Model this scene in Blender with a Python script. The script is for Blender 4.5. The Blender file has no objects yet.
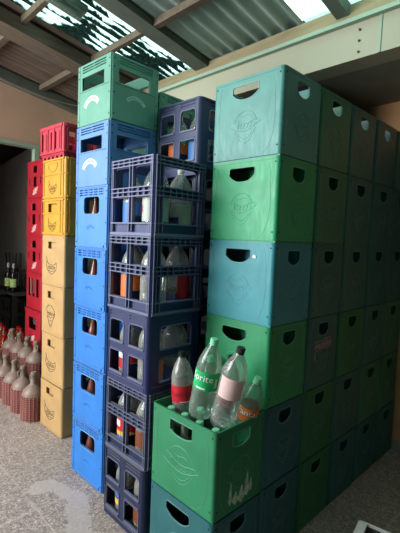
import bpy, bmesh, math, random
from mathutils import Vector, Matrix
from mathutils.geometry import delaunay_2d_cdt

random.seed(7)
PI = math.pi
SC = bpy.context.scene
COL = SC.collection


# ----------------------------------------------------------------------------- materials
def lin(c):
    return tuple(((v / 255.0) / 12.92 if v / 255.0 <= .04045 else ((v / 255.0 + .055) / 1.055) ** 2.4) for v in c)


RGB = {}


def pale_edge_of(mat):
    """paler copy for raised lips and ribs: rubbed plastic with edge highlights painted in"""
    return plastic('pale_edge_' + mat.name, tuple(min(255, int(v * .72 + (70 if 'navy' in mat.name else 60))) for v in RGB[mat.name]), .5, .0, .03)


class NT:
    """small helper around a node tree"""
    def __init__(self, name):
        self.m = bpy.data.materials.new(name)
        self.m.use_nodes = True
        self.t = self.m.node_tree
        self.t.nodes.clear()
        self.out = self.n('ShaderNodeOutputMaterial')

    def n(self, kind, **kw):
        nd = self.t.nodes.new(kind)
        for k, v in kw.items():
            if k in nd.bl_rna.properties.keys():
                setattr(nd, k, v)
            else:
                nd.inputs[k.replace('_', ' ')].default_value = v
        return nd

    def l(self, a, b):
        self.t.links.new(a, b)

    def math(self, op, a, b=None, c=None):
        nd = self.n('ShaderNodeMath', operation=op)
        for i, v in enumerate((a, b, c)):
            if v is None:
                continue
            if isinstance(v, (int, float)):
                nd.inputs[i].default_value = v
            else:
                self.l(v, nd.inputs[i])
        return nd.outputs[0]

    def mixc(self, fac, a, b):
        nd = self.n('ShaderNodeMix', data_type='RGBA')
        for sock, v in ((nd.inputs[0], fac), (nd.inputs[6], a), (nd.inputs[7], b)):
            if isinstance(v, (int, float)):
                sock.default_value = v
            elif isinstance(v, tuple):
                sock.default_value = (*v[:3], 1)
            else:
                self.l(v, sock)
        return nd.outputs[2]

    def ramp(self, fac, stops):
        nd = self.n('ShaderNodeValToRGB')
        while len(nd.color_ramp.elements) < len(stops):
            nd.color_ramp.elements.new(.5)
        for e, (p, c) in zip(nd.color_ramp.elements, stops):
            e.position = p
            e.color = (*c, 1) if isinstance(c, tuple) else (c, c, c, 1)
        self.l(fac, nd.inputs[0])
        return nd.outputs[0]

    def coord(self, which='Object'):
        return self.n('ShaderNodeTexCoord').outputs[which]

    def noise(self, vec, scale, detail=3, rough=.55, dist=0):
        nd = self.n('ShaderNodeTexNoise', Scale=scale, Detail=detail, Roughness=rough, Distortion=dist)
        self.l(vec, nd.inputs['Vector'])
        return nd.outputs['Fac']


MATS = {}


def plastic(name, rgb, rough=.42, dust=0.0, scuff=.06, spec=.4, vary=.12):
    """moulded plastic: faint mottling, scuffs, and settled dust on upward faces when asked"""
    if name in MATS:
        return MATS[name]
    RGB[name] = rgb
    k = NT(name)
    c = lin(rgb)
    co = k.coord()
    n1 = k.noise(co, 7, 4)
    base = k.mixc(k.ramp(n1, [(.3, 0.), (.75, 1.)]), tuple(v * (1 - vary) for v in c), tuple(min(1, v * (1 + vary)) for v in c))
    mp = k.n('ShaderNodeMapping')
    mp.inputs['Scale'].default_value = (30, 30, 6)
    k.l(co, mp.inputs[0])
    n2 = k.noise(mp.outputs[0], 2.2, 6, .7)
    pale = tuple(v * .55 + .25 for v in c)
    base = k.mixc(k.math('MULTIPLY', k.ramp(n2, [(.60, 0.), (.74, 1.)]), scuff * 3), base, pale)
    if dust > 0:
        g = k.n('ShaderNodeNewGeometry')
        sp = k.n('ShaderNodeSeparateXYZ')
        k.l(g.outputs['Normal'], sp.inputs[0])
        up = k.ramp(sp.outputs[2], [(.55, 0.), (.9, 1.)])
        base = k.mixc(k.math('MULTIPLY', up, dust), base, lin((165, 158, 156)))
    b = k.n('ShaderNodeBsdfPrincipled')
    k.l(base, b.inputs['Base Color'])
    k.l(k.ramp(n2, [(.3, rough - .06), (.8, rough + .2)]), b.inputs['Roughness'])
    b.inputs['Specular IOR Level'].default_value = spec
    bp = k.n('ShaderNodeBump', Strength=.08, Distance=.004)
    k.l(n2, bp.inputs['Height'])
    k.l(bp.outputs[0], b.inputs['Normal'])
    k.l(b.outputs[0], k.out.inputs[0])
    MATS[name] = k.m
    return k.m


def clear(name, tint=(235, 240, 238), haze=.10, hazecol=(220, 225, 220), rough=.06):
    """thin clear plastic or glass wall"""
    if name in MATS:
        return MATS[name]
    k = NT(name)
    tr = k.n('ShaderNodeBsdfTransparent')
    tr.inputs[0].default_value = (*lin(tint), 1)
    gl = k.n('ShaderNodeBsdfGlossy', Roughness=rough)
    gl.inputs[0].default_value = (1, 1, 1, 1)
    df = k.n('ShaderNodeBsdfDiffuse')
    df.inputs[0].default_value = (*lin(hazecol), 1)
    lw = k.n('ShaderNodeLayerWeight', Blend=.28)
    m1 = k.n('ShaderNodeMixShader')
    k.l(k.math('MULTIPLY_ADD', lw.outputs['Facing'], .45, haze), m1.inputs[0])
    m1.inputs[0].default_value = haze
    hz = k.math('MULTIPLY_ADD', lw.outputs['Facing'], haze * 1.5, haze)
    k.l(hz, m1.inputs[0])
    k.l(tr.outputs[0], m1.inputs[1])
    k.l(df.outputs[0], m1.inputs[2])
    m2 = k.n('ShaderNodeMixShader')
    k.l(k.math('MULTIPLY_ADD', lw.outputs['Fresnel'], .55, .025), m2.inputs[0])
    k.l(m1.outputs[0], m2.inputs[1])
    k.l(gl.outputs[0], m2.inputs[2])
    bp = k.n('ShaderNodeBump', Strength=.25, Distance=.01)
    k.l(k.noise(k.coord(), 22, 2), bp.inputs['Height'])
    k.l(bp.outputs[0], gl.inputs['Normal'])
    k.l(m2.outputs[0], k.out.inputs[0])
    MATS[name] = k.m
    return k.m


def plain(name, rgb, rough=.6, spec=.3, noise=0, nscale=12, metal=0, bump=0, rgb2=None, stretch=None):
    if name in MATS:
        return MATS[name]
    k = NT(name)
    b = k.n('ShaderNodeBsdfPrincipled', Roughness=rough, Metallic=metal)
    b.inputs['Specular IOR Level'].default_value = spec
    c = lin(rgb)
    if noise or rgb2:
        co = k.coord()
        if stretch:
            mp = k.n('ShaderNodeMapping')
            mp.inputs['Scale'].default_value = stretch
            k.l(co, mp.inputs[0])
            co = mp.outputs[0]
        n = k.noise(co, nscale, 5, .6)
        c2 = lin(rgb2) if rgb2 else tuple(v * (1 + noise) for v in c)
        c1 = c if rgb2 else tuple(v * (1 - noise) for v in c)
        k.l(k.mixc(k.ramp(n, [(.35, 0.), (.68, 1.)]), c1, c2), b.inputs['Base Color'])
        if bump:
            bp = k.n('ShaderNodeBump', Strength=bump, Distance=.01)
            k.l(n, bp.inputs['Height'])
            k.l(bp.outputs[0], b.inputs['Normal'])
    else:
        b.inputs['Base Color'].default_value = (*c, 1)
    k.l(b.outputs[0], k.out.inputs[0])
    MATS[name] = k.m
    return k.m


# ----------------------------------------------------------------------------- mesh builder
class MB:
    def __init__(self):
        self.v, self.f, self.mi = [], [], []

    def add(self, vs, fs, mat=0):
        o = len(self.v)
        self.v += [tuple(p) for p in vs]
        self.f += [tuple(i + o for i in f) for f in fs]
        self.mi += [mat] * len(fs)

    def box(self, x0, x1, y0, y1, z0, z1, mat=0, f=None):
        if f is None:
            f = lambda a, b, c: (a, b, c)
        c = [f(x, y, z) for z in (z0, z1) for y in (y0, y1) for x in (x0, x1)]
        self.add(c, [(0, 2, 3, 1), (4, 5, 7, 6), (0, 1, 5, 4), (2, 6, 7, 3), (0, 4, 6, 2), (1, 3, 7, 5)], mat)

    def tube(self, pts, r, n=6, mat=0, closed=False, cap=True):
        P = [Vector(p) for p in pts]
        m = len(P)
        rings, up = [], None
        for i in range(m):
            a = P[i - 1] if (i > 0 or closed) else P[i]
            b = P[(i + 1) % m] if (i < m - 1 or closed) else P[i]
            t = (b - a).normalized()
            if up is None:
                up = t.orthogonal().normalized()
            up = (up - t * up.dot(t))
            up = up.normalized() if up.length > 1e-6 else t.orthogonal().normalized()
            s = t.cross(up)
            rr = r[i] if isinstance(r, (list, tuple)) else r
            rings.append([P[i] + (up * math.cos(2 * PI * j / n) + s * math.sin(2 * PI * j / n)) * rr for j in range(n)])
        vs = [p for rg in rings for p in rg]
        fs = []
        for i in range(m if closed else m - 1):
            k = (i + 1) % m
            for j in range(n):
                fs.append((i * n + j, i * n + (j + 1) % n, k * n + (j + 1) % n, k * n + j))
        if cap and not closed:
            fs.append(tuple(range(n))[::-1])
            fs.append(tuple((m - 1) * n + j for j in range(n)))
        self.add(vs, fs, mat)

    def lathe(self, prof, n=24, mat=0, center=(0, 0, 0), closed=False):
        cx, cy, cz = center
        vs, fs, idx = [], [], []
        for r, z in prof:
            if r < 1e-6:
                idx.append([len(vs)])
                vs.append((cx, cy, cz + z))
            else:
                idx.append(list(range(len(vs), len(vs) + n)))
                vs += [(cx + r * math.cos(2 * PI * j / n), cy + r * math.sin(2 * PI * j / n), cz + z) for j in range(n)]
        seq = list(zip(idx[:-1], idx[1:]))
        if closed:
            seq.append((idx[-1], idx[0]))
        for a, b in seq:
            for j in range(n):
                q = (j + 1) % n
                if len(a) == 1 and len(b) == 1:
                    continue
                if len(a) == 1:
                    fs.append((a[0], b[q], b[j]))
                elif len(b) == 1:
                    fs.append((a[j], a[q], b[0]))
                else:
                    fs.append((a[j], a[q], b[q], b[j]))
        self.add(vs, fs, mat)

    def panel(self, outline, holes, n0, n1, f, mat=0):
        """flat sheet in (u, v) with holes, from n0 (outer) to n1 (inner); f maps (u, v, n) to 3D"""
        pts, loops = [], []
        for loop in [outline] + list(holes):
            o = len(pts)
            pts += [Vector(p) for p in loop]
            loops.append(list(range(o, o + len(loop))))
        r = delaunay_2d_cdt(pts, [], loops, 2, 1e-6)
        vv, ff = r[0], r[2]
        N = len(vv)
        vs = [f(p.x, p.y, n0) for p in vv] + [f(p.x, p.y, n1) for p in vv]
        cnt = {}
        fs = []
        for t in ff:
            t = list(t)
            fs.append(tuple(t))
            fs.append(tuple(i + N for i in reversed(t)))
            for i in range(len(t)):
                cnt[(t[i], t[(i + 1) % len(t)])] = 1
        for (a, b) in cnt:
            if (b, a) not in cnt:
                fs.append((b, a, a + N, b + N))
        self.add(vs, fs, mat)

    def build(self, name, mats, parent=None, smooth=40, loc=(0, 0, 0)):
        me = bpy.data.meshes.new(name)
        me.from_pydata(self.v, [], self.f)
        if not isinstance(mats, (list, tuple)):
            mats = [mats]
        for m in mats:
            me.materials.append(m)
        me.polygons.foreach_set('material_index', self.mi)
        bm = bmesh.new()
        bm.from_mesh(me)
        bmesh.ops.recalc_face_normals(bm, faces=bm.faces)
        bm.to_mesh(me)
        bm.free()
        if smooth:
            me.polygons.foreach_set('use_smooth', [True] * len(me.polygons))
            me.set_sharp_from_angle(angle=math.radians(smooth))
        me.update()
        o = bpy.data.objects.new(name, me)
        COL.objects.link(o)
        o.parent = parent
        o.location = loc
        return o


def tag(o, label, cat, group=None, kind=None):
    o['label'] = label
    o['category'] = cat
    if group:
        o['group'] = group
    if kind:
        o['kind'] = kind
    return o


def root(name, loc=(0, 0, 0), yaw=0, label=None, cat=None, group=None):
    o = bpy.data.objects.new(name, None)
    COL.objects.link(o)
    o.empty_display_size = .05
    o.location = loc
    o.rotation_euler = (0, 0, yaw)
    if label:
        tag(o, label, cat, group)
    return o


def struct(name, mb, mat, smooth=0):
    o = mb.build(name, mat, None, smooth)
    o['kind'] = 'structure'
    return o


def copy_thing(src, name, loc, yaw, label, cat, group, mat=None):
    """copy a thing with its parts and sub-parts; mat replaces the first material of its body"""
    r = src.copy()
    COL.objects.link(r)
    r.name = name
    r.location = loc
    r.rotation_euler = (0, 0, yaw)
    tag(r, label, cat, group)
    todo = [(src, r)]
    while todo:
        a, b = todo.pop()
        for ch in list(a.children):
            c = ch.copy()
            COL.objects.link(c)
            c.parent = b
            if mat is not None and ch.name.split('.')[0] in ('body', 'divider_grid'):
                key = (ch.data.name, mat.name)
                if key not in MESHC:
                    me = ch.data.copy()
                    me.materials[0] = mat
                    if len(me.materials) > 2:
                        me.materials[2] = pale_edge_of(mat)
                    MESHC[key] = me
                c.data = MESHC[key]
            todo.append((ch, c))
    return r


MESHC = {}


# ----------------------------------------------------------------------------- 2D shapes
def rr(cx, cz, w, h, r=.008, n=4):
    pts = []
    for (sx, sz, a0) in ((1, -1, -PI / 2), (1, 1, 0), (-1, 1, PI / 2), (-1, -1, PI)):
        ox, oz = cx + sx * (w / 2 - r), cz + sz * (h / 2 - r)
        for i in range(n + 1):
            a = a0 + (PI / 2) * i / n
            pts.append((ox + r * math.cos(a), oz + r * math.sin(a)))
    return pts


def grip(cx, top, w, side, bulge, n=10, r=.012):
    """hand hole: flat top with small corners, straight short sides, bowed lower edge"""
    pts = []
    for i in range(n + 1):
        s = -1 + 2 * i / n
        pts.append((cx + s * w / 2, top - side - bulge * (1 - abs(s) ** 2.6)))
    for i in range(4):
        a = (PI / 2) * i / 3
        pts.append((cx + w / 2 - r + r * math.cos(a), top - r + r * math.sin(a)))
    for i in range(4):
        a = PI / 2 + (PI / 2) * i / 3
        pts.append((cx - w / 2 + r + r * math.cos(a), top - r + r * math.sin(a)))
    return pts


def arched(cx, z0, z1, w, r=.03, n=5):
    """window with rounded upper corners"""
    pts = [(cx - w / 2 + .004, z0), (cx + w / 2 - .004, z0), (cx + w / 2, z0 + .004)]
    for i in range(n + 1):
        a = (PI / 2) * i / n
        pts.append((cx + w / 2 - r + r * math.cos(a), z1 - r + r * math.sin(a)))
    for i in range(n + 1):
        a = PI / 2 + (PI / 2) * i / n
        pts.append((cx - w / 2 + r + r * math.cos(a), z1 - r + r * math.sin(a)))
    pts.append((cx - w / 2, z0 + .004))
    return pts


def rect(u0, u1, v0, v1):
    return [(u0, v0), (u1, v0), (u1, v1), (u0, v1)]


def facemap(w, d, inset=0):
    """four maps (u, v, n) -> local xyz; n counts outward from the crate side"""
    return {
        'front': (lambda u, v, n: (u, -d / 2 - n + inset, v), w),
        'right': (lambda u, v, n: (w / 2 + n - inset, u, v), d),
        'back': (lambda u, v, n: (-u, d / 2 + n - inset, v), w),
        'left': (lambda u, v, n: (-w / 2 - n + inset, -u, v), d),
    }


def corner_posts(mb, w, d, r, t, z0, z1, mat=0, n=5):
    for sx, sy, a0 in ((1, 1, 0), (-1, 1, PI / 2), (-1, -1, PI), (1, -1, 1.5 * PI)):
        cx, cy = sx * (w / 2 - r), sy * (d / 2 - r)
        vs = []
        for z in (z0, z1):
            for rad in (r, max(r - t, .001)):
                for i in range(n + 1):
                    a = a0 + PI / 2 * i / n
                    vs.append((cx + rad * math.cos(a), cy + rad * math.sin(a), z))
        q = n + 1
        fs = []
        for i in range(n):
            fs.append((i, i + 1, 2 * q + i + 1, 2 * q + i))
            fs.append((q + i + 1, q + i, 3 * q + i, 3 * q + i + 1))
            fs.append((2 * q + i, 2 * q + i + 1, 3 * q + i + 1, 3 * q + i))
            fs.append((i + 1, i, q + i, q + i + 1))
        fs.append((0, 2 * q, 3 * q, q))
        fs.append((n, q + n, 3 * q + n, 2 * q + n))
        mb.add(vs, fs, mat)


def grid_part(w, d, nx, ny, h, t, mat, parent, inset=.014, z0=.012):
    g = MB()
    iw, idp = w - 2 * inset, d - 2 * inset
    for i in range(1, nx):
        x = -iw / 2 + iw * i / nx
        g.box(x - t / 2, x + t / 2, -idp / 2, idp / 2, z0, h)
    for j in range(1, ny):
        y = -idp / 2 + idp * j / ny
        g.box(-iw / 2, iw / 2, y - t / 2, y + t / 2, z0, h - .001)
    return g.build('divider_grid', mat, parent, 0)


def text_mesh(s, size):
    c = bpy.data.curves.new('lettering', 'FONT')
    c.body = s
    c.size = size
    c.align_x = 'CENTER'
    c.align_y = 'CENTER'
    c.resolution_u = 2
    o = bpy.data.objects.new('lettering', c)
    COL.objects.link(o)
    bpy.context.view_layer.update()
    me = bpy.data.meshes.new_from_object(o.evaluated_get(bpy.context.evaluated_depsgraph_get()))
    vs = [tuple(v.co) for v in me.vertices]
    fs = [tuple(p.vertices) for p in me.polygons]
    bpy.data.objects.remove(o)
    bpy.data.curves.remove(c)
    bpy.data.meshes.remove(me)
    return vs, fs


# ----------------------------------------------------------------------------- camera
CAM = (0.98661, -1.42357, 1.48729)
RR = [[0.7006433793510587, 0.7123645940615553, 0.04044181127303891],
      [-0.07921931971434878, 0.021336006795698192, 0.9966288547889881],
      [-0.7091002428116383, 0.7014851815551982, -0.07138197043333977]]
cd = bpy.data.cameras.new('camera')
cam = bpy.data.objects.new('camera', cd)
COL.objects.link(cam)
cd.sensor_fit = 'HORIZONTAL'
cd.sensor_width = 36
cd.lens = 399.006 / 400 * 36
cd.clip_start = .02
M = Matrix.Identity(4)
for i in range(3):
    M[i][0], M[i][1], M[i][2], M[i][3] = RR[0][i], RR[1][i], -RR[2][i], CAM[i]
cam.matrix_world = M
SC.camera = cam

# ----------------------------------------------------------------------------- colours
DARK = plain('painted_peg_hole', (14, 16, 18), .8)  # flat discs: the shade of small peg holes painted as dark colour
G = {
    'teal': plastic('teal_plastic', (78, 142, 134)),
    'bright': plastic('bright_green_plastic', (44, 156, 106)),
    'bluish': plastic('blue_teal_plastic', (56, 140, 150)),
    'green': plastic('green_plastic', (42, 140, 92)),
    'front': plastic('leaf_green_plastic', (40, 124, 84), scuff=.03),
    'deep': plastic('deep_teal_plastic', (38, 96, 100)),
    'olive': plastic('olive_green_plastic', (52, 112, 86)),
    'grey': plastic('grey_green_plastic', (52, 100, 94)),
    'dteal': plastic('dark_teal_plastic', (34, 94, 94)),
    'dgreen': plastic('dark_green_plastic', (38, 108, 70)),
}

# ----------------------------------------------------------------------------- green solid crate
GW, GD, GH = .40, .3206, .37


def emboss(mb, f, s=1.0, cv=.155, r=.0014):
    """raised outline emblem: a round badge crossed by a waving band with a shield tip below"""
    def L(p, rad=r):
        mb.tube([f(u, v, .0000) for u, v in p], rad, 5, 2)
    a, b = .066 * s, .062 * s
    L([(a * math.cos(t), cv + .008 + b * math.sin(t)) for t in [PI * (.06 + .88 * i / 14) for i in range(15)]])
    L([(-.074 * s + .148 * s * i / 12, cv + .026 + .010 * math.cos(PI * i / 6) - .012 * i / 12) for i in range(13)])
    L([(-.088 * s + .176 * s * i / 12, cv + .002 - .030 * math.sin(PI * i / 12) + .012 * i / 12) for i in range(13)])
    L([(-.062 * s, cv - .014), (-.048 * s, cv - .040), (-.024 * s, cv - .066), (0, cv - .076), (.024 * s, cv - .066),
       (.048 * s, cv - .038), (.06 * s, cv - .012)])
    L([(-.046 * s, cv - .026), (-.024 * s, cv - .050), (0, cv - .057), (.024 * s, cv - .048), (.046 * s, cv - .022)])
    # script lettering inside the band
    pts = []
    for i in range(41):
        q = i / 40
        pts.append((-.052 * s + .104 * s * q + .006 * math.sin(q * 34), cv + .010 + .011 * math.sin(q * 31 + .8) - .012 * math.sin(PI * q)))
    L(pts, r * .9)
    L([(-.03 * s, cv + .046), (-.01 * s, cv + .040), (.015 * s, cv + .050), (.034 * s, cv + .043)], r * .9)


def green_crate(name, mat, loc, yaw, label, group, square=False, tall_grid=True):
    t = root(name, loc, yaw, label, 'crate', group)
    w, d, h = GW - .002, GD - .006, GH
    r, th = .016, .007
    b = MB()
    fm = facemap(w, d)
    z0 = .007
    for key, (f, span) in fm.items():
        half = span / 2 - r
        if key in ('front', 'back'):
            hole = grip(-.006, .336, .152, .036, .030, 12)
        else:
            hole = grip(-.004, .338, .102, .044, .024, 10)
        if square:
            hole = grip(-.004, .338, span * .36, .046, .018, 12, .006)
        b.panel(rect(-half, half, z0, h), [hole], 0, -th, f)
        # lip round the hand hole and a stiffened rim
        b.tube([f(u, v, -.001) for u, v in hole], .0030, 5, 2, closed=True)
        b.box(-half, half, -.001, .0015, h - .012, h - .0005, 0, lambda u, n, v, f=f: f(u, v, n))
        for su in (-1, 1):
            for vv in (.045, .345):
                c = [f(su * (half - .004) + .0042 * math.cos(a), vv + .0042 * math.sin(a), .0004) for a in [2 * PI * i / 8 for i in range(8)]]
                b.add(c, [tuple(range(8))], 1)
        if key in ('front', 'right', 'left', 'back'):
            k = span / .40
            emboss(b, f, (1.25 if square else .98) * (k if k > .9 else .86), .150)
            for s in (-1, 1):
                px = [(s * (.146 if s > 0 else .150) * k, .345), (s * .158 * k, .28), (s * .162 * k, .18), (s * .155 * k, .10), (s * .135 * k, .045), (s * .105 * k, .018), (s * .07 * k, .012)]
                b.tube([f(u, v, -.0002) for u, v in px], .0012, 5, 2)
    corner_posts(b, w, d, r, th, z0, h)
    b.box(-w / 2 + .006, w / 2 - .006, -d / 2 + .006, d / 2 - .006, 0, .012)
    b.build('body', [mat, DARK, pale_edge_of(mat)], t)
    grid_part(w, d, 1 if tall_grid else 4, 3, .345 if tall_grid else .20, .004, mat, t)  # tall dividers are added to darken what shows through the hand holes
    return t


proto = {}
# the wall of green crates: columns run back from the front corner, six crates high
ORD = ['lowest', 'second from the floor', 'third from the floor', 'fourth from the floor', 'fifth from the floor', 'topmost']
CN = {'teal': 'pale teal', 'bright': 'bright green', 'bluish': 'blue teal', 'green': 'green', 'front': 'leaf green', 'deep': 'deep teal',
      'olive': 'olive green', 'grey': 'grey green', 'dteal': 'dark teal', 'dgreen': 'dark green'}
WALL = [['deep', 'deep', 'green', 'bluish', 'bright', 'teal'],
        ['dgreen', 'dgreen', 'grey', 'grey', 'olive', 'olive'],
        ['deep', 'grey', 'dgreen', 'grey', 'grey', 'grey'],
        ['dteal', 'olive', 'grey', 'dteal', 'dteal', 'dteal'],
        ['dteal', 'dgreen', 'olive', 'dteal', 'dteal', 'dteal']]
CC = ['front column', 'second column', 'third column', 'fourth column', 'rearmost column']
g0 = gtop = None
wall_crates = {}
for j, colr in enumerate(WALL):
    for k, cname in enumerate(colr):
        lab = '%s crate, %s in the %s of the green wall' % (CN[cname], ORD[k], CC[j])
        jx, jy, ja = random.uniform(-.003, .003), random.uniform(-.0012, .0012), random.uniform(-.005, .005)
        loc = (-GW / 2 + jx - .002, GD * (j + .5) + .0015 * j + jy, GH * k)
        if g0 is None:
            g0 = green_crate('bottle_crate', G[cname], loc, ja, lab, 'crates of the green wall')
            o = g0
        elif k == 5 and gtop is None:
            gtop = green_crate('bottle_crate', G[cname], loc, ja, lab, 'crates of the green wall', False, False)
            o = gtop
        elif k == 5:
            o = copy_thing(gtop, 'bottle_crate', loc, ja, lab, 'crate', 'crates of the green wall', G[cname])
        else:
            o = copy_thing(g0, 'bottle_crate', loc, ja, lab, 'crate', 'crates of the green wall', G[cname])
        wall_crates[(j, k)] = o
# pale sticker on the blue teal crate, worn print on one crate of the second column
mb = MB()
f, _ = facemap(GW, GD)['front']
mb.box(.083, .101, -.001, .0006, .298, .311, 0, lambda u, n, v: f(u + (v - .30) * .25, v - (u - .09) * .25, n))
o = mb.build('sticker', plain('sticker_white', (225, 225, 215), .6), wall_crates[(0, 3)])
o['label'] = 'small white sticker'
worn = plain('worn_print', (190, 150, 140), .8, noise=.2, nscale=60)
mb = MB()
f, _ = facemap(GW, GD)['right']
pts = []
rn = random.Random(3)
for i in range(46):
    q = i / 45
    pts.append(f(-.085 + .17 * q, .215 + .012 * q + (.020 if i % 2 else -.020) * rn.uniform(.35, 1), .0003))
mb.tube(pts, .0017, 4)
for dz in (-.023, .026):
    mb.tube([f(-.085 + .17 * i / 12, .215 + .012 * i / 12 + dz + rn.uniform(-.004, .004), .0003) for i in range(13)], .0018, 4)
mb.tube([f(-.084, .19, .0003), (f(-.078, .165, .0003)), f(-.08, .15, .0003)], .0022, 4)
o = mb.build('printed_emblem', worn, wall_crates[(1, 2)])
o['label'] = 'worn pinkish print'

# the stack of two in front
copy_thing(g0, 'bottle_crate', (-GW / 2, -GD / 2 - .002, 0), 0,
           'deep teal crate on the floor under the open crate of clear bottles', 'crate', 'crates in front of the green wall', G['deep'])
opencrate = green_crate('bottle_crate', G['front'], (-GW / 2, -GD / 2 - .002, GH), 0,
                        'open leaf green crate with tall clear plastic bottles sticking out', 'crates in front of the green wall', True, False)
mb = MB()
f, _ = facemap(GW, GD)['right']
rn = random.Random(5)
for u0, v0, v1, ww in ((-.060, .05, .135, .022), (-.028, .04, .085, .040), (.010, .035, .10, .044), (.045, .05, .145, .034), (.072, .06, .11, .018)):
    p = [(u0 - ww / 2, v0 + rn.uniform(0, .01)), (u0, v0 - .012), (u0 + ww / 2, v0 + rn.uniform(0, .01)), (u0 + ww * .3, (v0 + v1) / 2), (u0 + ww * .1, v1), (u0 - ww * .2, (v0 + v1) / 2 + .01)]
    mb.panel(p, [], .0008, -.001, f)
o = mb.build('worn_print', plain('faded_print', (186, 204, 184), .75, noise=.3, nscale=50), opencrate, 0)
o['label'] = 'faded pale print'

# ----------------------------------------------------------------------------- tall blue tower
BW, BD, BH = .345, .328, .3503
WHITE = plain('printed_white', (206, 198, 198), .6)
PALEG = plastic('pale_green_plastic', (94, 154, 134), scuff=.05)
BLUEU = plastic('faded_blue_plastic', (84, 132, 188), scuff=.05, dust=.35)
BLUE1 = plastic('mid_blue_plastic', (62, 126, 200), scuff=.06, dust=.45)
BLUE2 = plastic('strong_blue_plastic', (38, 114, 192), scuff=.06, dust=.45)


def arc_print(f, parent, cu, cv, R, th, a0, a1, mat):
    """white curved banner with letter shaped gaps"""
    mb = MB()
    n = 18
    pts = [(cu + R * math.cos(a0 + (a1 - a0) * i / n), cv + R * math.sin(a0 + (a1 - a0) * i / n)) for i in range(n + 1)]
    pts += [(cu + (R - th) * math.cos(a1 + (a0 - a1) * i / n), cv + (R - th) * math.sin(a1 + (a0 - a1) * i / n)) for i in range(n + 1)]
    holes = []
    for i in range(9):
        a = a0 + (a1 - a0) * (i + .9) / 10.8
        for (dr, da, hr, hw) in ((.0, 0, .32, .0042), (.0, .05, .16, .0040)):
            rm = R - th * .5
            c = (cu + rm * math.cos(a + da), cv + rm * math.sin(a + da))
            er, et = (math.cos(a), math.sin(a)), (-math.sin(a), math.cos(a))
            holes.append([(c[0] + er[0] * x + et[0] * y, c[1] + er[1] * x + et[1] * y) for x, y in
                          ((-th * hr, -hw / 2), (th * hr, -hw / 2), (th * hr, hw / 2), (-th * hr, hw / 2))])
    mb.panel(pts, holes, .0006, -.001, f)
    o = mb.build('printed_banner', mat, parent, 0)
    o['label'] = 'white curved printed banner'
    return o


def blue_crate(name, mat, loc, yaw, label, group, big):
    t = root(name, loc, yaw, label, 'crate', group)
    w, d, h = BW, BD, BH
    b = MB()
    r, th = .014, .008
    z0 = .006
    for key, (f, span) in facemap(w, d).items():
        half = span / 2 - r
        k = span / .345
        if big:
            win = rr(-.010 * k, .690 * h, .228 * k, .225 * h, .004)
        else:
            win = rr(.004 * k, .705 * h, .165 * k, .285 * h, .022)
        slots = []
        ui = half - (.034 if big else .028)
        for si, vv in enumerate((.955, .915, .875)):
            nb = 2 if big else 5
            uw = 2 * ui / nb
            for q in range(nb):
                uc = -ui + uw * (q + .5)
                slots.append(rect(uc - uw / 2 + .004, uc + uw / 2 - .004, vv * h - .0038, vv * h + .0038))
        # outer skin is pierced, a backing sheet stops the slots
        b.panel(rect(-half, half, z0, h), [win] + slots, 0, -.004, f)
        b.panel(rect(-half, half, z0, h - .002), [win], -.012, -.015, f)
        b.tube([f(u, v, -.001) for u, v in win], .0028, 5, 2, closed=True)
        for s in (-1, 1):
            b.box(s * (half - .002) - .010, s * (half - .002) + .010, -.001, .0016, z0 + .002, h - .001, 0, lambda u, n, v, f=f: f(u, v, n))
            for vv in (.10, .42, .80, .92):
                c = [f(s * (half - .003) + .0045 * math.cos(a), vv * h + .0045 * math.sin(a), .0021) for a in [2 * PI * i / 8 for i in range(8)]]
                b.add(c, [tuple(range(8))], 1)
        if not big:
            # bottom and top ledges and a faint raised emblem
            b.box(-half + .02, half - .02, -.001, .005, .010, .024, 0, lambda u, n, v, f=f: f(u, v, n))
            b.box(-half + .012, half - .012, -.001, .004, .985 * h, .998 * h, 0, lambda u, n, v, f=f: f(u, v, n))
            for dv in (0, .018):
                b.tube([f(-.045 + .09 * i / 10, .30 * h + dv + .012 * math.sin(PI * i / 10), .0002) for i in range(11)], .0012, 5)
            pp = [f(-.04 + .08 * i / 24, .30 * h + .018 * math.sin(PI * i / 24) * .7 + .009 + .005 * math.sin(i * 1.9), .0002) for i in range(25)]
            b.tube(pp, .001, 4)
        else:
            b.tube([f(-half + .004, .565 * h, .001), f(half - .004, .565 * h, .001)], .002, 5)
    corner_posts(b, w, d, r, th, z0, h)
    b.box(-w / 2 + .006, w / 2 - .006, -d / 2 + .006, d / 2 - .006, 0, .012)
    b.build('body', [mat, DARK, pale_edge_of(mat)], t)
    grid_part(w, d, 4, 3, .12, .004, mat, t)
    if big:
        fmm = facemap(w, d)
        arc_print(fmm['front'][0], t, -.018, .185 * h, .098, .030, math.radians(150), math.radians(36), WHITE)
        arc_print(fmm['right'][0], t, .0, .20 * h, .090, .020, math.radians(138), math.radians(38), plain('faded_print_white', (170, 205, 195), .6))
    return t


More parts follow.
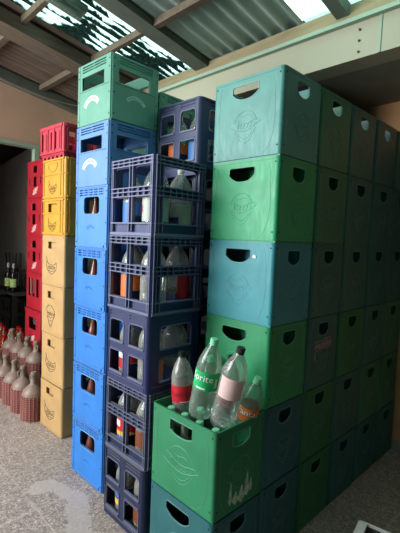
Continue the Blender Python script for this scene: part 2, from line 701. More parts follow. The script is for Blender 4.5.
BC = (-.924 - BW / 2 * math.cos(.028) - BD / 2 * math.sin(.028), -.253 - BW / 2 * math.sin(.028) + BD / 2 * math.cos(.028))
LV = ['lowest', 'second from the floor', 'third from the floor', 'middle', 'fifth from the floor', 'second from the top', 'topmost']
bp_small = bp_big = None
for k in range(7):
    big = k >= 5
    mat = {6: PALEG, 5: BLUEU, 4: BLUE1}.get(k, BLUE2 if k < 4 else BLUE1)
    loc = (BC[0] + random.uniform(-.004, .004), BC[1] + random.uniform(-.003, .003), BH * k)
    ya = .028 + random.uniform(-.008, .008)
    if k == 6:
        lab = 'pale green crate with white curved print topping the blue crate tower'
    elif k == 5:
        lab = 'faded blue crate with white curved print, just under the pale green crate'
    else:
        lab = '%s blue crate with small rounded window, %s of the blue crate tower' % ('strong' if k < 4 else 'mid', LV[k])
    grp = 'crates of the blue tower'
    if big:
        if bp_big is None:
            bp_big = blue_crate('bottle_crate', mat, loc, ya, lab, grp, True)
        else:
            copy_thing(bp_big, 'bottle_crate', loc, ya, lab, 'crate', grp, mat)
    else:
        if bp_small is None:
            bp_small = blue_crate('bottle_crate', mat, loc, ya, lab, grp, False)
        else:
            copy_thing(bp_small, 'bottle_crate', loc, ya, lab, 'crate', grp, mat)
# a second tower straight behind, only its pale green top shows
for k in range(7):
    copy_thing(bp_big, 'bottle_crate', (BC[0] - .002, BC[1] + BD + .012, .334 * k), .028,
               'green crate stacked right behind the blue tower, %s' % LV[k], 'crate', 'crates stacked behind the blue tower',
               PALEG if k == 6 else plastic('sea_green_plastic', (60, 140, 110)))
for o in [q for q in COL.objects if q.get('group') == 'crates stacked behind the blue tower']:
    o.scale = (1, 1, .334 / BH)

# ----------------------------------------------------------------------------- bottles
CLEAR = clear('clear_plastic')
CLEAR2 = clear('greyish_plastic', (214, 218, 214), .22, (208, 208, 200), .12)
CLEARG = clear('greenish_plastic', (222, 240, 230), .10, (205, 225, 212))
CAPS = {'orange': plain('orange_cap', (236, 150, 30), .4), 'white': plain('white_cap', (215, 218, 212), .4), 'black': plain('black_cap', (28, 30, 30), .4),
        'mint': plain('mint_cap', (130, 214, 168), .45), 'red': plain('red_cap', (198, 22, 40), .4), 'grey': plain('grey_cap', (120, 130, 128), .5)}
LAB = {'red': (186, 34, 46), 'orange': (222, 112, 48), 'blue': (56, 112, 176), 'white': (176, 182, 172), 'green': (30, 176, 104), 'pink': (226, 190, 186),
       'yellow': (216, 178, 60), 'brown': (120, 66, 40), 'navy': (24, 60, 130), 'pale': (190, 205, 150)}
LABM = {k: plain('label_' + k, v, .45, noise=.05, nscale=30) for k, v in LAB.items()}
INKW = plain('ink_white', (238, 240, 236), .5)
INKR = plain('ink_red', (190, 20, 40), .5)
INKD = plain('ink_dark', (30, 26, 34), .5)
INKDR = plain('ink_dark_red', (110, 10, 24), .5)


def pet_profile(R, H):
    s = H / .345
    return [(0, .010), (R * .35, .006), (R * .62, .0), (R * .84, .004), (R * .96, .016), (R, .034 * s), (R, .085 * s), (R * .965, .092 * s), (R, .099 * s),
            (R, .20 * s), (R * .97, .216 * s), (R * .985, .224 * s), (R * .92, .246 * s), (R * .78, .270 * s), (R * .58, .293 * s), (R * .38, .311 * s), (.0150, .321 * s), (.0135, H - .012), (.0135, H - .002)]


def pet(name, label, group, loc, R=.054, H=.345, cap='white', lab=None, zl=(.112, .192), rot=(0, 0, 0), text=None, ink=None, size=.03, ang=0, tang=None,
        mat=None, wrap=2 * PI, vertical=False, liquid=None, extra=None, tdz=0):
    t = root(name, loc, 0, label, 'bottle', group)
    t.rotation_euler = rot
    b = MB()
    b.lathe(pet_profile(R, H), 28)
    b.build('bottle_body', mat or CLEAR, t, 60)
    if cap:
        c = MB()
        c.lathe([(0, H), (.0145, H), (.0165, H - .002), (.0168, H - .018), (.0158, H - .020), (.0185, H - .026), (.0140, H - .028)], 20)
        for i in range(20):
            a = 2 * PI * i / 20
            c.box(.0160 * math.cos(a) - .0008, .0160 * math.cos(a) + .0016, .0160 * math.sin(a) - .0008, .0160 * math.sin(a) + .0016, H - .017, H - .003)
        c.build('cap', CAPS[cap], t, 40)
    s = H / .345
    if liquid:
        q = MB()
        q.lathe([(0, .012)] + [(r * .97, max(z, .012)) for r, z in pet_profile(R, H) if .012 <= z <= liquid[1] * H] + [(0, liquid[1] * H)], 24)
        q.build('drink', liquid[0], t, 60)
    if lab:
        l = MB()
        n = 28
        a0 = ang - wrap / 2
        z0, z1 = zl[0] * s, zl[1] * s
        vs = [((R + .0007) * math.cos(a0 + wrap * i / n), (R + .0007) * math.sin(a0 + wrap * i / n), z) for z in (z0, z1) for i in range(n + 1)]
        l.add(vs, [(i, i + 1, n + 2 + i, n + 1 + i) for i in range(n)])
        lo = l.build('bottle_label', LABM[lab], t, 60)
        if extra:
            for (ma, za, zb, aa, aw) in extra:
                e = MB()
                vs = [((R + .0012) * math.cos(aa + aw * (i / 10 - .5)), (R + .0012) * math.sin(aa + aw * (i / 10 - .5)), z) for z in (za * s, zb * s) for i in range(11)]
                e.add(vs, [(i, i + 1, 12 + i, 11 + i) for i in range(10)])
                e.build('label_patch', ma, lo, 60)
        if text:
            tv, tf = text_mesh(text, size)
            ta = ang if tang is None else tang
            x = MB()
            out = []
            for p in tv:
                u, v = (p[0], p[1]) if not vertical else (-p[1], p[0])
                a = ta + u / R
                out.append(((R + .0018) * math.cos(a), (R + .0018) * math.sin(a), (z0 + z1) / 2 + v + tdz))
            x.add(out, tf)
            x.build('lettering', ink or INKW, lo, 0)
            if ink is INKD:
                x.v = [(p[0] * 1.012, p[1] * 1.012, p[2] + .0035) for p in x.v]
                x.build('lettering', INKW, lo, 0)
    return t


# --- bottles rising from the open crate -------------------------------------
CX, CY, CZ = -GW / 2, -GD / 2 - .002, GH
CAMV = Vector(CAM)


def facing(loc):
    return math.atan2(CAM[1] - loc[1], CAM[0] - loc[0])


def lean(base, top):
    """rotation that takes +z onto base->top"""
    v = (Vector(top) - Vector(base)).normalized()
    q = Vector((0, 0, 1)).rotation_difference(v)
    return q.to_euler()


GRP = 'clear bottles sticking out of the open crate'
P = (-.338, -.180, .612)
pet('plastic_bottle', 'clear bottle with red label and dark cap, leftmost in the open crate', GRP, P, .052, .345, 'black', 'red', (.118, .195),
    rot=lean(P, (-.366, -.182, .953)), text='Coca-Cola', ink=INKDR, size=.026, ang=facing(P), mat=CLEAR2,
    extra=[(INKW, .121, .124, facing(P) + .3, 1.1)])
P = (-.188, -.228, .725)
pet('plastic_bottle', 'tall clear bottle with green label and mint cap in the open crate', GRP, P, .053, .356, 'mint', 'green', (.135, .215),
    rot=lean(P, (-.120, -.225, 1.075)), text='Sprite', ink=INKW, size=.042, ang=facing(P) - .30, wrap=3.3, mat=CLEARG, tang=facing(P) - .48, tdz=.014,
    extra=[(INKW, .142, .148, facing(P) - .45, .8), (LABM['pale'], .150, .19, facing(P) + .80, .26)])
P = (-.297, -.062, .63)
pet('plastic_bottle', 'clear bottle with mint cap standing just behind the green labelled bottle', GRP, P, .05, .30, 'mint', None,
    rot=lean(P, (-.295, -.062, .93)), mat=CLEARG)
P = (-.078, -.202, .725)
pet('plastic_bottle', 'tall leaning clear bottle with pale pink label and black cap', GRP, P, .054, .345, 'black', 'pink', (.135, .225),
    rot=lean(P, (.0, -.20, 1.05)), ang=facing(P) - .1, wrap=2.0,
    extra=None)
P = (-.166, -.112, .65)
pet('plastic_bottle', 'black capped clear bottle behind the pink labelled bottle', GRP, P, .052, .335, 'black', 'red', (.118, .165),
    rot=lean(P, (-.118, -.112, .98)), ang=facing(P), wrap=2.6)
P = (-.062, -.078, .680)
pet('plastic_bottle', 'small clear bottle with orange label and mint cap at the right corner', GRP, P, .045, .24, 'mint', 'orange', (.065, .155),
    rot=lean(P, (.003, -.078, .909)), text='Fanta', ink=INKD, size=.040, ang=facing(P), tang=facing(P) - .3, tdz=.008, mat=CLEARG)

# small bottles standing in the compartments, mint caps just below the rim
GREYGLASS = clear('clear_glass', (205, 215, 205), .32, (196, 200, 184), .05)


def small_bottle(name, label, group, loc, mat, capm, H=.335, R=.031):
    t = root(name, loc, 0, label, 'bottle', group)
    b = MB()
    s = H / .335
    b.lathe([(0, .004), (R * .8, 0), (R, .01), (R, .14 * s), (R * .93, .165 * s), (R * .62, .215 * s), (.015, .262 * s), (.0125, .325 * s), (.0140, .328 * s), (.0135, H - .003)], 20)
    b.build('bottle_body', mat, t, 60)
    c = MB()
    c.lathe([(0, H + .002), (.013, H + .002), (.0165, H - .001), (.0170, H - .020), (.014, H - .021)], 16)
    c.build('cap', capm, t, 40)
    return t


cw, cdp = (GW - .03) / 4, (GD - .03) / 3
SB = None
for i in range(4):
    for j in range(3):
        x, y = CX - 1.5 * cw + cw * i, CY - cdp + cdp * j
        if (i, j) in ((0, 1), (0, 2), (1, 2), (2, 1), (2, 2), (3, 2)):
            continue
        place = ['left', 'left of centre', 'right of centre', 'right'][i] + ' in the ' + ['front', 'middle', 'rear'][j] + ' row'
        lab = 'mint capped small bottle standing in the open crate, ' + place
        loc = (x, y, CZ + .0125)
        if SB is None:
            SB = small_bottle('glass_bottle', lab, 'small bottles standing in the open crate', loc, GREYGLASS, CAPS['mint'])
        else:
            copy_thing(SB, 'glass_bottle', loc, 0, lab, 'bottle', 'small bottles standing in the open crate')

# ----------------------------------------------------------------------------- navy lattice crates
NW, ND, NH = .362, .343, .371
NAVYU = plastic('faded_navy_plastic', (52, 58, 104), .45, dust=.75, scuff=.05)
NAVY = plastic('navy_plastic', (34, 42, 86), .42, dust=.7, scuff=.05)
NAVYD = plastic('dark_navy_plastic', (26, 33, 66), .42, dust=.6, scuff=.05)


def navy_lattice(name, mat, loc, yaw, label, group):
    t = root(name, loc, yaw, label, 'crate', group)
    w, d, h = NW, ND, NH
    b = MB()
    ins = .015
    for key, (f, span) in facemap(w, d).items():
        half = span / 2 - .012
        fr = key in ('front', 'back')
        ff = lambda u, v, n, f=f: f(u, v, n - ins)
        if fr:
            cols = [(-half + .018, -.016), (.016, half - .018)]
        else:
            cols = [(-half + .052, half - .052)]
        rows = [(.175, .495), (.635, .885)]
        holes = []
        for a, c in cols:
            for q, (va, vb) in enumerate(rows):
                holes.append(arched((a + c) / 2, va * h, vb * h, c - a, .024 if q else .006))
        b.panel(rect(-half, half, .004, h), holes, 0, -.006, ff)
        # horizontal ribs standing proud of the skin
        for vv, tk, n in ((.992, .006, ins), (.948, .005, ins), (.903, .005, ins), (.622, .005, ins), (.568, .005, ins), (.512, .005, ins), (.165, .006, ins), (.015, .022, ins + .001)):
            b.box(-half, half, -.001, n, max(vv * h - tk / 2, .003), min(vv * h + tk / 2, h), 2, lambda u, n_, v, f=ff: f(u, v, n_))
        # vertical ribs: full height along the posts, short ones inside the bands
        posts = [-half + .004, half - .004] + ([-.012, .012, -half + .016, half - .016] if fr else [-half + .022, -half + .044, half - .044, half - .022])
        for u in posts:
            b.box(u - .0022, u + .0022, -.001, ins - .0005, .02, h - .002, 2, lambda a, n_, v, f=ff: f(a, v, n_))
        for a, c in cols:
            m = 3 if fr else 6
            for q in range(1, m):
                u = a + (c - a) * q / m
                for va, vb in ((.905, .99), (.515, .62)):
                    b.box(u - .002, u + .002, -.001, ins - .001, va * h, vb * h, 2, lambda e, n_, v, f=ff: f(e, v, n_))
        # dusty sill behind the lowest band
        b.box(-half, half, -.030, -.001, .12 * h, .135 * h, 0, lambda u, n_, v, f=ff: f(u, v, n_))
    corner_posts(b, w - .004, d - .004, .022, .010, .004, h - .001)
    b.box(-w / 2 + .012, w / 2 - .012, -d / 2 + .012, d / 2 - .012, 0, .012)
    b.build('body', [mat, DARK, pale_edge_of(mat)], t)
    grid_part(w, d, 2, 2, .10, .004, mat, t, .022)
    return t


def navy_framed(name, mat, loc, yaw, label, group):
    t = root(name, loc, yaw, label, 'crate', group)
    w, d, h = NW, ND, NH
    b = MB()
    for key, (f, span) in facemap(w, d).items():
        half = span / 2 - .026
        fr = key in ('front', 'back')
        cols = [(-half + .010, -.024), (.024, half - .010)] if fr else [(-half + .045, half - .045)]
        holes, lips = [], []
        for a, c in cols:
            hu = arched((a + c) / 2, .56 * h, .855 * h, c - a, .022)
            hl = arched((a + c) / 2, .13 * h, .43 * h, c - a, .012)
            holes += [hu, hl]
        slots = []
        for a, c in cols:
            for vv in (.955, .915):
                slots.append(rect(a, c, vv * h - .0035, vv * h + .0035))
        b.panel(rect(-half, half, .004, h), holes + slots, -.003, -.007, f)
        b.panel(rect(-half, half, .006, h - .002), holes, -.0075, -.012, f)
        for hl in holes:
            b.tube([f(u, v, -.003) for u, v in hl], .0035, 5, 2, closed=True)
        for a, c in cols:
            for vv in (.555, .125):
                b.box(a, c, -.012, .003, vv * h - .004, vv * h + .003, 2, lambda u, n_, v, f=f: f(u, v, n_))
            b.box(a, c, -.012, .001, .442 * h, .452 * h, 0, lambda u, n_, v, f=f: f(u, v, n_))
        b.box(-half, half, -.008, .001, .004, .030, 0, lambda u, n_, v, f=f: f(u, v, n_))
        b.box(-half, half, -.008, .001, h - .010, h - .0005, 0, lambda u, n_, v, f=f: f(u, v, n_))
    corner_posts(b, w, d, .028, .012, .004, h, n=7)
    b.box(-w / 2 + .012, w / 2 - .012, -d / 2 + .012, d / 2 - .012, 0, .012)
    b.build('body', [mat, DARK, pale_edge_of(mat)], t)
    grid_part(w, d, 2, 2, .10, .004, mat, t, .022)
    return t


def navy_center(corner):
    return (corner[0] - NW / 2, corner[1] + ND / 2)


NC = navy_center((-.458, -.309))
NL = ['lowest', 'second from the floor', 'middle', 'second from the top', 'topmost']
lat = frm = None
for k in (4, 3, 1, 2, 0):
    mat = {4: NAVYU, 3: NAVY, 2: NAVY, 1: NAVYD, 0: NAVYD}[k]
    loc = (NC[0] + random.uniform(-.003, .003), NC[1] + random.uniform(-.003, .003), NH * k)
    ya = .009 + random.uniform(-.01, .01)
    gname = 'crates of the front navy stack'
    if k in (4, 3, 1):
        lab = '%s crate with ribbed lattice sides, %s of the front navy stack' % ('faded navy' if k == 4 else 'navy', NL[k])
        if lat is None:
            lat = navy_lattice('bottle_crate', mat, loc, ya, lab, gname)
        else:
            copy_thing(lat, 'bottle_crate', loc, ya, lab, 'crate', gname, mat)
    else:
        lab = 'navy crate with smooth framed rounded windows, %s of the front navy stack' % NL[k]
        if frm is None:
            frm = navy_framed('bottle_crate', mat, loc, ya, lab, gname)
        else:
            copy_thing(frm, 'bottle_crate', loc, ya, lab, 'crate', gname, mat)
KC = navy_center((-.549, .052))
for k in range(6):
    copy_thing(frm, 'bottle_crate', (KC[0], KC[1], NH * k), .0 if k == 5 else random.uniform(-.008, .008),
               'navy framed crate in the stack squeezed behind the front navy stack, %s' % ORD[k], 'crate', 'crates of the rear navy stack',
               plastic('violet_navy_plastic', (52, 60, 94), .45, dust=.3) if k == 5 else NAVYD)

# bottles inside the navy crates: (level, place, x sign, y sign, options)
qx, qy = NW / 4 - .008, ND / 4 - .008
SPOT = {'FL': (-1, -1, 'left front corner'), 'FR': (1, -1, 'near right corner'), 'BR': (1, 1, 'rear right corner')}
NB = [
    (4, 'FL', dict(cap='grey', lab='blue', zl=(.05, .19), H=.28, mat=CLEAR2), 'clear bottle with blue label'),
    (4, 'FR', dict(cap='orange', lab='white', zl=(.06, .175), text='B', ink=INKR, size=.05, ang=-2.0, H=.345), 'orange capped clear bottle with white label'),
    (4, 'BR', dict(cap='white', lab='white', zl=(.03, .16), H=.33, mat=CLEAR2, wrap=2.2, ang=-.4), 'hazy clear bottle with white label'),
    (3, 'FL', dict(cap='white', lab='orange', zl=(.04, .165), H=.335, mat=CLEAR2, ang=-2.4), 'hazy bottle with orange label'),
    (3, 'FR', dict(cap='white', lab='brown', zl=(.185, .205), H=.335, mat=CLEAR2), 'hazy bottle with brown band'),
    (3, 'BR', dict(cap='white', lab='red', zl=(.05, .175), H=.335, mat=CLEAR2, wrap=1.6, ang=.1), 'hazy bottle with red label'),
    (2, 'FL', dict(cap='white', lab='red', zl=(.05, .16), H=.32, mat=CLEAR2, ang=-1.8, extra=[(INKW, .11, .155, -1.8, 1.0)]), 'hazy bottle with red and white label'),
    (2, 'FR', dict(cap='white', lab='orange', zl=(.045, .17), H=.335, mat=CLEAR2, text='FANTA', ink=INKW, size=.032, ang=-.35, tang=-.5, vertical=True, wrap=1.5), 'hazy bottle with orange label'),
    (2, 'BR', dict(cap='grey', lab=None, H=.33, mat=CLEAR2), 'hazy unlabelled bottle'),
    (1, 'FL', dict(cap='grey', lab='red', zl=(.05, .165), H=.32, mat=CLEAR2, ang=-1.8, extra=[(LABM['yellow'], .05, .09, -1.8, 3.0), (LABM['blue'], .05, .066, -1.8, 1.2), (INKW, .115, .15, -1.9, .9)]), 'hazy bottle with multicoloured label'),
    (1, 'FR', dict(cap='grey', lab='brown', zl=(.06, .15), H=.33, mat=CLEAR2), 'hazy bottle with brown label'),
    (0, 'FL', dict(cap='grey', lab='navy', zl=(.05, .165), H=.31, mat=CLEAR2, ang=-1.8, extra=[(LABM['yellow'], .055, .09, -1.7, 1.4), (LABM['blue'], .1, .15, -1.7, 1.0)]), 'hazy bottle with blue and yellow label'),
    (0, 'FR', dict(cap='grey', lab='brown', zl=(.04, .15), H=.33, mat=CLEAR2), 'hazy bottle with dark brown label'),
]
for k, sp, opt, lab in NB:
    sx, sy, where = SPOT[sp]
    pet('plastic_bottle', '%s, %s of the %s front navy crate' % (lab, where, ['lowest', 'second lowest', 'middle', 'second highest', 'highest'][k]),
        'bottles in the front navy stack', (NC[0] + sx * qx, NC[1] + sy * qy, NH * k + .0125), R=.064, **opt)
for sx, cap, lb, wh, zl in ((-1, 'orange', 'orange', 'orange capped bottle with orange label, left', (.05, .16)), (1, 'white', 'blue', 'clear bottle with blue label, right', (.03, .165))):
    pet('plastic_bottle', wh + ' in the topmost rear navy crate', 'bottles in the rear navy stack', (KC[0] + sx * (qx + .004), KC[1] - qy, NH * 5 + .0125), R=.060, H=.325,
        cap=cap, lab=lb, zl=zl, wrap=1.5 if sx > 0 else 6.28, ang=-1.9)

# brown glass bottles behind the small windows of the blue tower
AMBER = plain('brown_glass', (128, 74, 62), .15, .6)
PINKCAP = plain('pinkish_cap', (196, 120, 108), .5)
SBB = None
for k in range(5):
    loc = (BC[0] - .052, BC[1] - BD / 2 + .064, BH * k + .0125)
    lab = 'brown glass bottle behind the window of the %s crate of the blue tower' % ['lowest', 'second lowest', 'third lowest', 'fourth lowest', 'fifth lowest'][k]
    if SBB is None:
        SBB = small_bottle('glass_bottle', lab, 'brown bottles in the blue tower', loc, AMBER, PINKCAP, .315, .042)
    else:
        copy_thing(SBB, 'glass_bottle', loc, 0, lab, 'bottle', 'brown bottles in the blue tower')
    copy_thing(SBB, 'glass_bottle', (BC[0] - .11, BC[1] - BD / 2 + .15, BH * k + .0125), 0, lab.replace('brown glass bottle behind', 'second brown bottle deeper behind'),
               'bottle', 'brown bottles in the blue tower')

# ----------------------------------------------------------------------------- tan, yellow and red stack
YW, YD = .351, .30
TAN = plastic('tan_plastic', (176, 140, 92), .5, scuff=.04)
YEL = plastic('yellow_plastic', (190, 138, 40), .45, scuff=.04)
INK = plain('print_black', (66, 62, 40), .7)


def heart_print(f, parent, cu, cv, s, tall=False):
    mb = MB()
    def L(p, r=.0022):
        mb.tube([f(cu + u * s * 1.4, cv + v * s, .0003) for u, v in p], r, 4)
    if tall:
        L([(-.030, .050), (-.052, .030), (-.046, .0), (-.02, -.01)])
        L([(-.052, .03), (-.03, .055), (.0, .056), (.035, .03), (.048, -.005), (.04, -.03)])
        L([(-.045, -.03), (-.03, -.06), (-.015, -.10), (.0, -.115), (.012, -.10), (.022, -.06), (.038, -.032)])
        L([(-.02, -.07), (.0, -.062), (.02, -.07)])
        L([(-.008, -.10), (.004, -.088)])
        cvz = -.012
    else:
        L([(-.055, .040), (-.060, .0), (-.048, -.032), (-.02, -.055), (0, -.066), (.022, -.054), (.048, -.030), (.058, .0), (.054, .030), (.040, .016)])
        L([(-.055, .040), (-.044, .022), (-.03, .012), (.01, .006), (.040, .016)])
        L([(-.06, .07), (-.055, .04)])
        cvz = -.014
    pts = []
    for i in range(33):
        q = i / 32
        pts.append((-.042 + .084 * q + .006 * math.sin(q * 36), cvz + .013 * math.sin(q * 29)))
    L(pts, .0020)
    L([(-.035, cvz - .022), (0, cvz - .030), (.034, cvz - .020)])
    return mb.build('printed_emblem', INK, parent, 0)


def tan_crate(loc, yaw, label, tall):
    t = root('bottle_crate', loc, yaw, label, 'crate', 'tan and yellow crates')
    w, d, h = YW, YD, .3645
    b = MB()
    r, th = .016, .008
    for key, (f, span) in facemap(w, d).items():
        half = span / 2 - r
        hole = rr(-.01, .81 * h, .118, .052, .006) if key in ('front', 'back') else rr(.0, .81 * h, .095, .05, .006)
        b.panel(rect(-half, half, .006, h), [hole] if key in ('front', 'back') else [], 0, -th, f)
        b.box(-half, half, -.001, .0022, h - .016, h - .001, 0, lambda u, n, v, f=f: f(u, v, n))
        b.box(-half, half, -.001, .0018, .008, .020, 0, lambda u, n, v, f=f: f(u, v, n))
    corner_posts(b, w, d, r, th, .006, h)
    b.box(-w / 2 + .006, w / 2 - .006, -d / 2 + .006, d / 2 - .006, 0, .012)
    # panel added close behind the hand hole, to catch light inside it
    b.box(-w / 2 + .03, w / 2 - .03, -d / 2 + .022, -d / 2 + .028, .012, h - .03)
    b.build('body', [TAN, DARK], t)
    grid_part(w, d, 4, 3, .15, .004, TAN, t)
    fm = facemap(w, d)
    heart_print(fm['front'][0], t, -.012, .145 if not tall else .165, .95, tall)
    heart_print(fm['right'][0], t, .02, .135 if not tall else .16, .85, tall)
    return t


def yellow_crate(loc, yaw, label, h, hole_on):
    t = root('bottle_crate', loc, yaw, label, 'crate', 'tan and yellow crates')
    w, d = YW + .004, YD + .004
    b = MB()
    r, th = .016, .008
    for key, (f, span) in facemap(w, d).items():
        half = span / 2 - r
        fr = key in ('front', 'back')
        holes = [rr(-.012, .765 * h, .135, .062, .008)] if fr and hole_on else []
        b.panel(rect(-half, half, .006, h), holes, 0, -th, f)
        if fr and not hole_on:
            b.tube([f(u, v, .001) for u, v in grip(-.012, .90 * h, .135, .03, .03)], .003, 5, closed=True)
        B = lambda u0, u1, n, v0, v1, f=f: b.box(u0, u1, -.001, n, v0, v1, 0, lambda u, nn, v: f(u, v, nn))
        B(-half, half, .007, .955 * h, h - .001)
        B(-half, half, .006, .600 * h, .625 * h)
        B(-half, half, .005, .010, .024)
        for u in ([-half + .012, half - .012, half - .05] if fr else [-half + .02, -half + .075, .02, half - .07, half - .015]):
            B(u - .004, u + .004, .0045, .012, .97 * h)
    corner_posts(b, w, d, r, th, .006, h)
    b.box(-w / 2 + .006, w / 2 - .006, -d / 2 + .006, d / 2 - .006, 0, .012)
    b.box(-w / 2 + .03, w / 2 - .03, -d / 2 + .022, -d / 2 + .028, .012, h - .02)  # added panel behind the front face, catching light in the hand hole
    b.build('body', [YEL, DARK], t)
    grid_part(w, d, 4, 3, .10, .004, YEL, t)
    heart_print(facemap(w, d)['front'][0], t, -.012, .30 * h, .72)
    return t


YC = (-1.653 - YW / 2, -.15 + YD / 2)
zz = 0
for k in range(4):
    tan_crate((YC[0] + random.uniform(-.003, .003), YC[1] + random.uniform(-.003, .003), zz), .02 + random.uniform(-.008, .008),
              ['tan crate on the floor, lowest under the yellow crates', 'tan crate second from the floor under the yellow crates',
               'tan crate third from the floor with a tall printed emblem', 'topmost tan crate, directly below the yellow crates'][k], k == 2)
    zz += .365
for k, (h, lab) in enumerate(((.262, 'lower of the two yellow crates, with an open hand hole'), (.285, 'upper yellow crate, right under the loose red crate'))):
    yellow_crate((YC[0], YC[1], zz), .02, lab, h, k == 0)
    zz += h
Y_TOP = zz

RED = plastic('red_plastic', (180, 44, 62), .45, scuff=.05)
RED2 = plastic('deep_red_plastic', (166, 28, 42), .45, scuff=.04)


def red_open_crate(loc, yaw):
    t = root('bottle_crate', loc, yaw, 'loose red crate with slotted sides on top of the yellow crates', 'crate')
    w, d, h = .355, .31, .245
    b = MB()
    for key, (f, span) in facemap(w, d).items():
        half = span / 2 - .014
        holes = []
        if key in ('front', 'back'):
            n = 5
            for i in range(n):
                u = -half + .035 + (2 * half - .07) * i / (n - 1)
                holes.append(rr(u, .135, .020, .125, .006))
        else:
            for i in range(3):
                u = -half + .05 + (2 * half - .10) * i / 2
                holes.append(rr(u, .125, .058, .130, .012))
        b.panel(rect(-half, half, .045, h), holes, 0, -.010, f)
        b.box(-half, half, -.001, .006, h - .024, h - .001, 0, lambda u, n, v, f=f: f(u, v, n))
        b.box(-half, half, -.001, .004, .046, .060, 0, lambda u, n, v, f=f: f(u, v, n))
        for i in range(4):
            u = -half + .02 + (2 * half - .04) * i / 3
            b.box(u - .006, u + .006, -.001, .005, .05, h - .01, 0, lambda e, n, v, f=f: f(e, v, n))
    corner_posts(b, w, d, .014, .010, .045, h)
    b.box(-w / 2 + .008, w / 2 - .008, -d / 2 + .008, d / 2 - .008, .035, .045)
    # recessed foot that nests in the crate below
    for key, (f, span) in facemap(w - .03, d - .03).items():
        half = span / 2
        b.panel(rect(-half, half, 0, .04), [rr(-half + .04 + (2 * half - .08) * i / 4, .02, .03, .018, .004) for i in range(5)], 0, -.006, f)
    b.build('body', [RED, DARK], t)
    grid_part(w, d, 4, 3, .12, .004, RED, t, z0=.045)
    return t


red_open_crate((YC[0] - .072, YC[1] + .012, Y_TOP), .05)


def red_crate(loc, yaw, label, kind):
    t = root('bottle_crate', loc, yaw, label, 'crate', 'red crates behind the demijohns')
    w, d, h = .37, .33, .360
    b = MB()
    for key, (f, span) in facemap(w, d).items():
        half = span / 2 - .014
        if kind == 'windows':
            holes = [arched(0, .68 * h, .88 * h, .10, .03), rr(0, .45 * h, .075, .28 * h, .008), rr(-.125, .47 * h, .022, .20 * h, .006), rr(.125, .47 * h, .022, .20 * h, .006)]
        elif kind == 'slots':
            holes = [rr(u, .60 * h, .062, .50 * h, .01) for u in (-.095, 0, .095)]
        else:
            holes = [rr(.0, .62 * h, .17, .34 * h, .012)]
        b.panel(rect(-half, half, .006, h), holes, 0, -.009, f)
        b.box(-half, half, -.001, .005, .955 * h, h - .001, 0, lambda u, n, v, f=f: f(u, v, n))
        b.box(-half, half, -.001, .004, .008, .022, 0, lambda u, n, v, f=f: f(u, v, n))
        for hh in holes:
            b.tube([f(u, v, -.001) for u, v in hh], .003, 4, closed=True)
    corner_posts(b, w, d, .014, .009, .006, h)
    b.box(-w / 2 + .006, w / 2 - .006, -d / 2 + .006, d / 2 - .006, 0, .012)
    b.build('body', [RED2, DARK], t)
    grid_part(w, d, 4, 3, .12, .004, RED2, t)
    if kind != 'slots':
        f = facemap(w, d)['front'][0]
        mb = MB()
        rn = random.Random(int(loc[2] * 100))
        for q in range(3):
            pts = [f(-.045 + .09 * i / 14 + .01 * q, .17 * h - .022 + .020 * q + .018 * i / 14 * 1.4 + .010 * math.sin(i * 1.3 + q), .0005) for i in range(15)]
            mb.tube(pts, .0045, 4)
        mb.build('printed_emblem', plain('print_cream', (214, 178, 170), .6), t, 0)
    return t


RC = (-3.10 + .185, .150 + .165)
for k in range(6):
    kind = {2: 'slots', 1: 'square'}.get(k, 'windows')
    red_crate((RC[0] + random.uniform(-.004, .004), RC[1] + .006 * random.uniform(-1, 1), .360 * k), random.uniform(-.01, .01),
              'red crate in the stack beside the doorway, %s' % ORD[k], kind)

# ----------------------------------------------------------------------------- demijohns
BASKET = plastic('pinkish_woven_plastic', (146, 86, 78), .55, dust=.2, scuff=.03)
BASKIN = plain('basket_gap', (84, 40, 40), .7)
DUSTY = plain('dusty_glass', (130, 108, 98), .42, .35, noise=.14, nscale=14)
STOP = plain('pale_stopper', (132, 124, 106), .6)


def demijohn(loc, yaw, label):
    t = root('demijohn', loc, yaw, label, 'demijohn', 'demijohns beside the doorway')
    b = MB()
    R = .092
    b.lathe([(0, .012), (R * .93, .012), (R * .97, .03), (R * .975, .190), (R * .955, .206), (R * .86, .228), (R * .68, .248), (R * .44, .266), (.028, .278), (.020, .284), (0, .284)], 28)
    b.build('glass_body', DUSTY, t, 60)
    b = MB()
    b.lathe([(.029, .277), (.0235, .292), (.022, .345), (.027, .349), (.027, .360), (.018, .361), (.017, .33), (0, .33)], 20)
    # small ring handle on the neck
    b.tube([(.022, 0, .340), (.044, 0, .334), (.050, 0, .312), (.034, 0, .284)], .005, 6)
    b.build('neck', plain('neck_glass', (136, 120, 106), .4, .4, noise=.15, nscale=30), t, 60)
    k = MB()
    k.lathe([(0, .002), (R * .97, .002), (R * .99, .01), (R * .99, .190), (R * .97, .192)], 28, 1)
    for i in range(13):
        z = .008 + .0145 * i
        k.lathe([(R * .985, z - .0045), (R * 1.03, z - .003), (R * 1.03, z + .003), (R * .985, z + .0045)], 28, 0)
    for i in range(22):
        a = 2 * PI * i / 22
        k.tube([(R * 1.02 * math.cos(a), R * 1.02 * math.sin(a), .003), (R * 1.02 * math.cos(a), R * 1.02 * math.sin(a), .195)], .0038, 4, 0)
    k.build('woven_basket', [BASKET, BASKIN], t)
    c = MB()
    c.lathe([(0, .372), (.020, .372), (.021, .363), (.0165, .361), (.0165, .338), (0, .338)], 16)
    c.build('stopper', STOP, t)
    return t


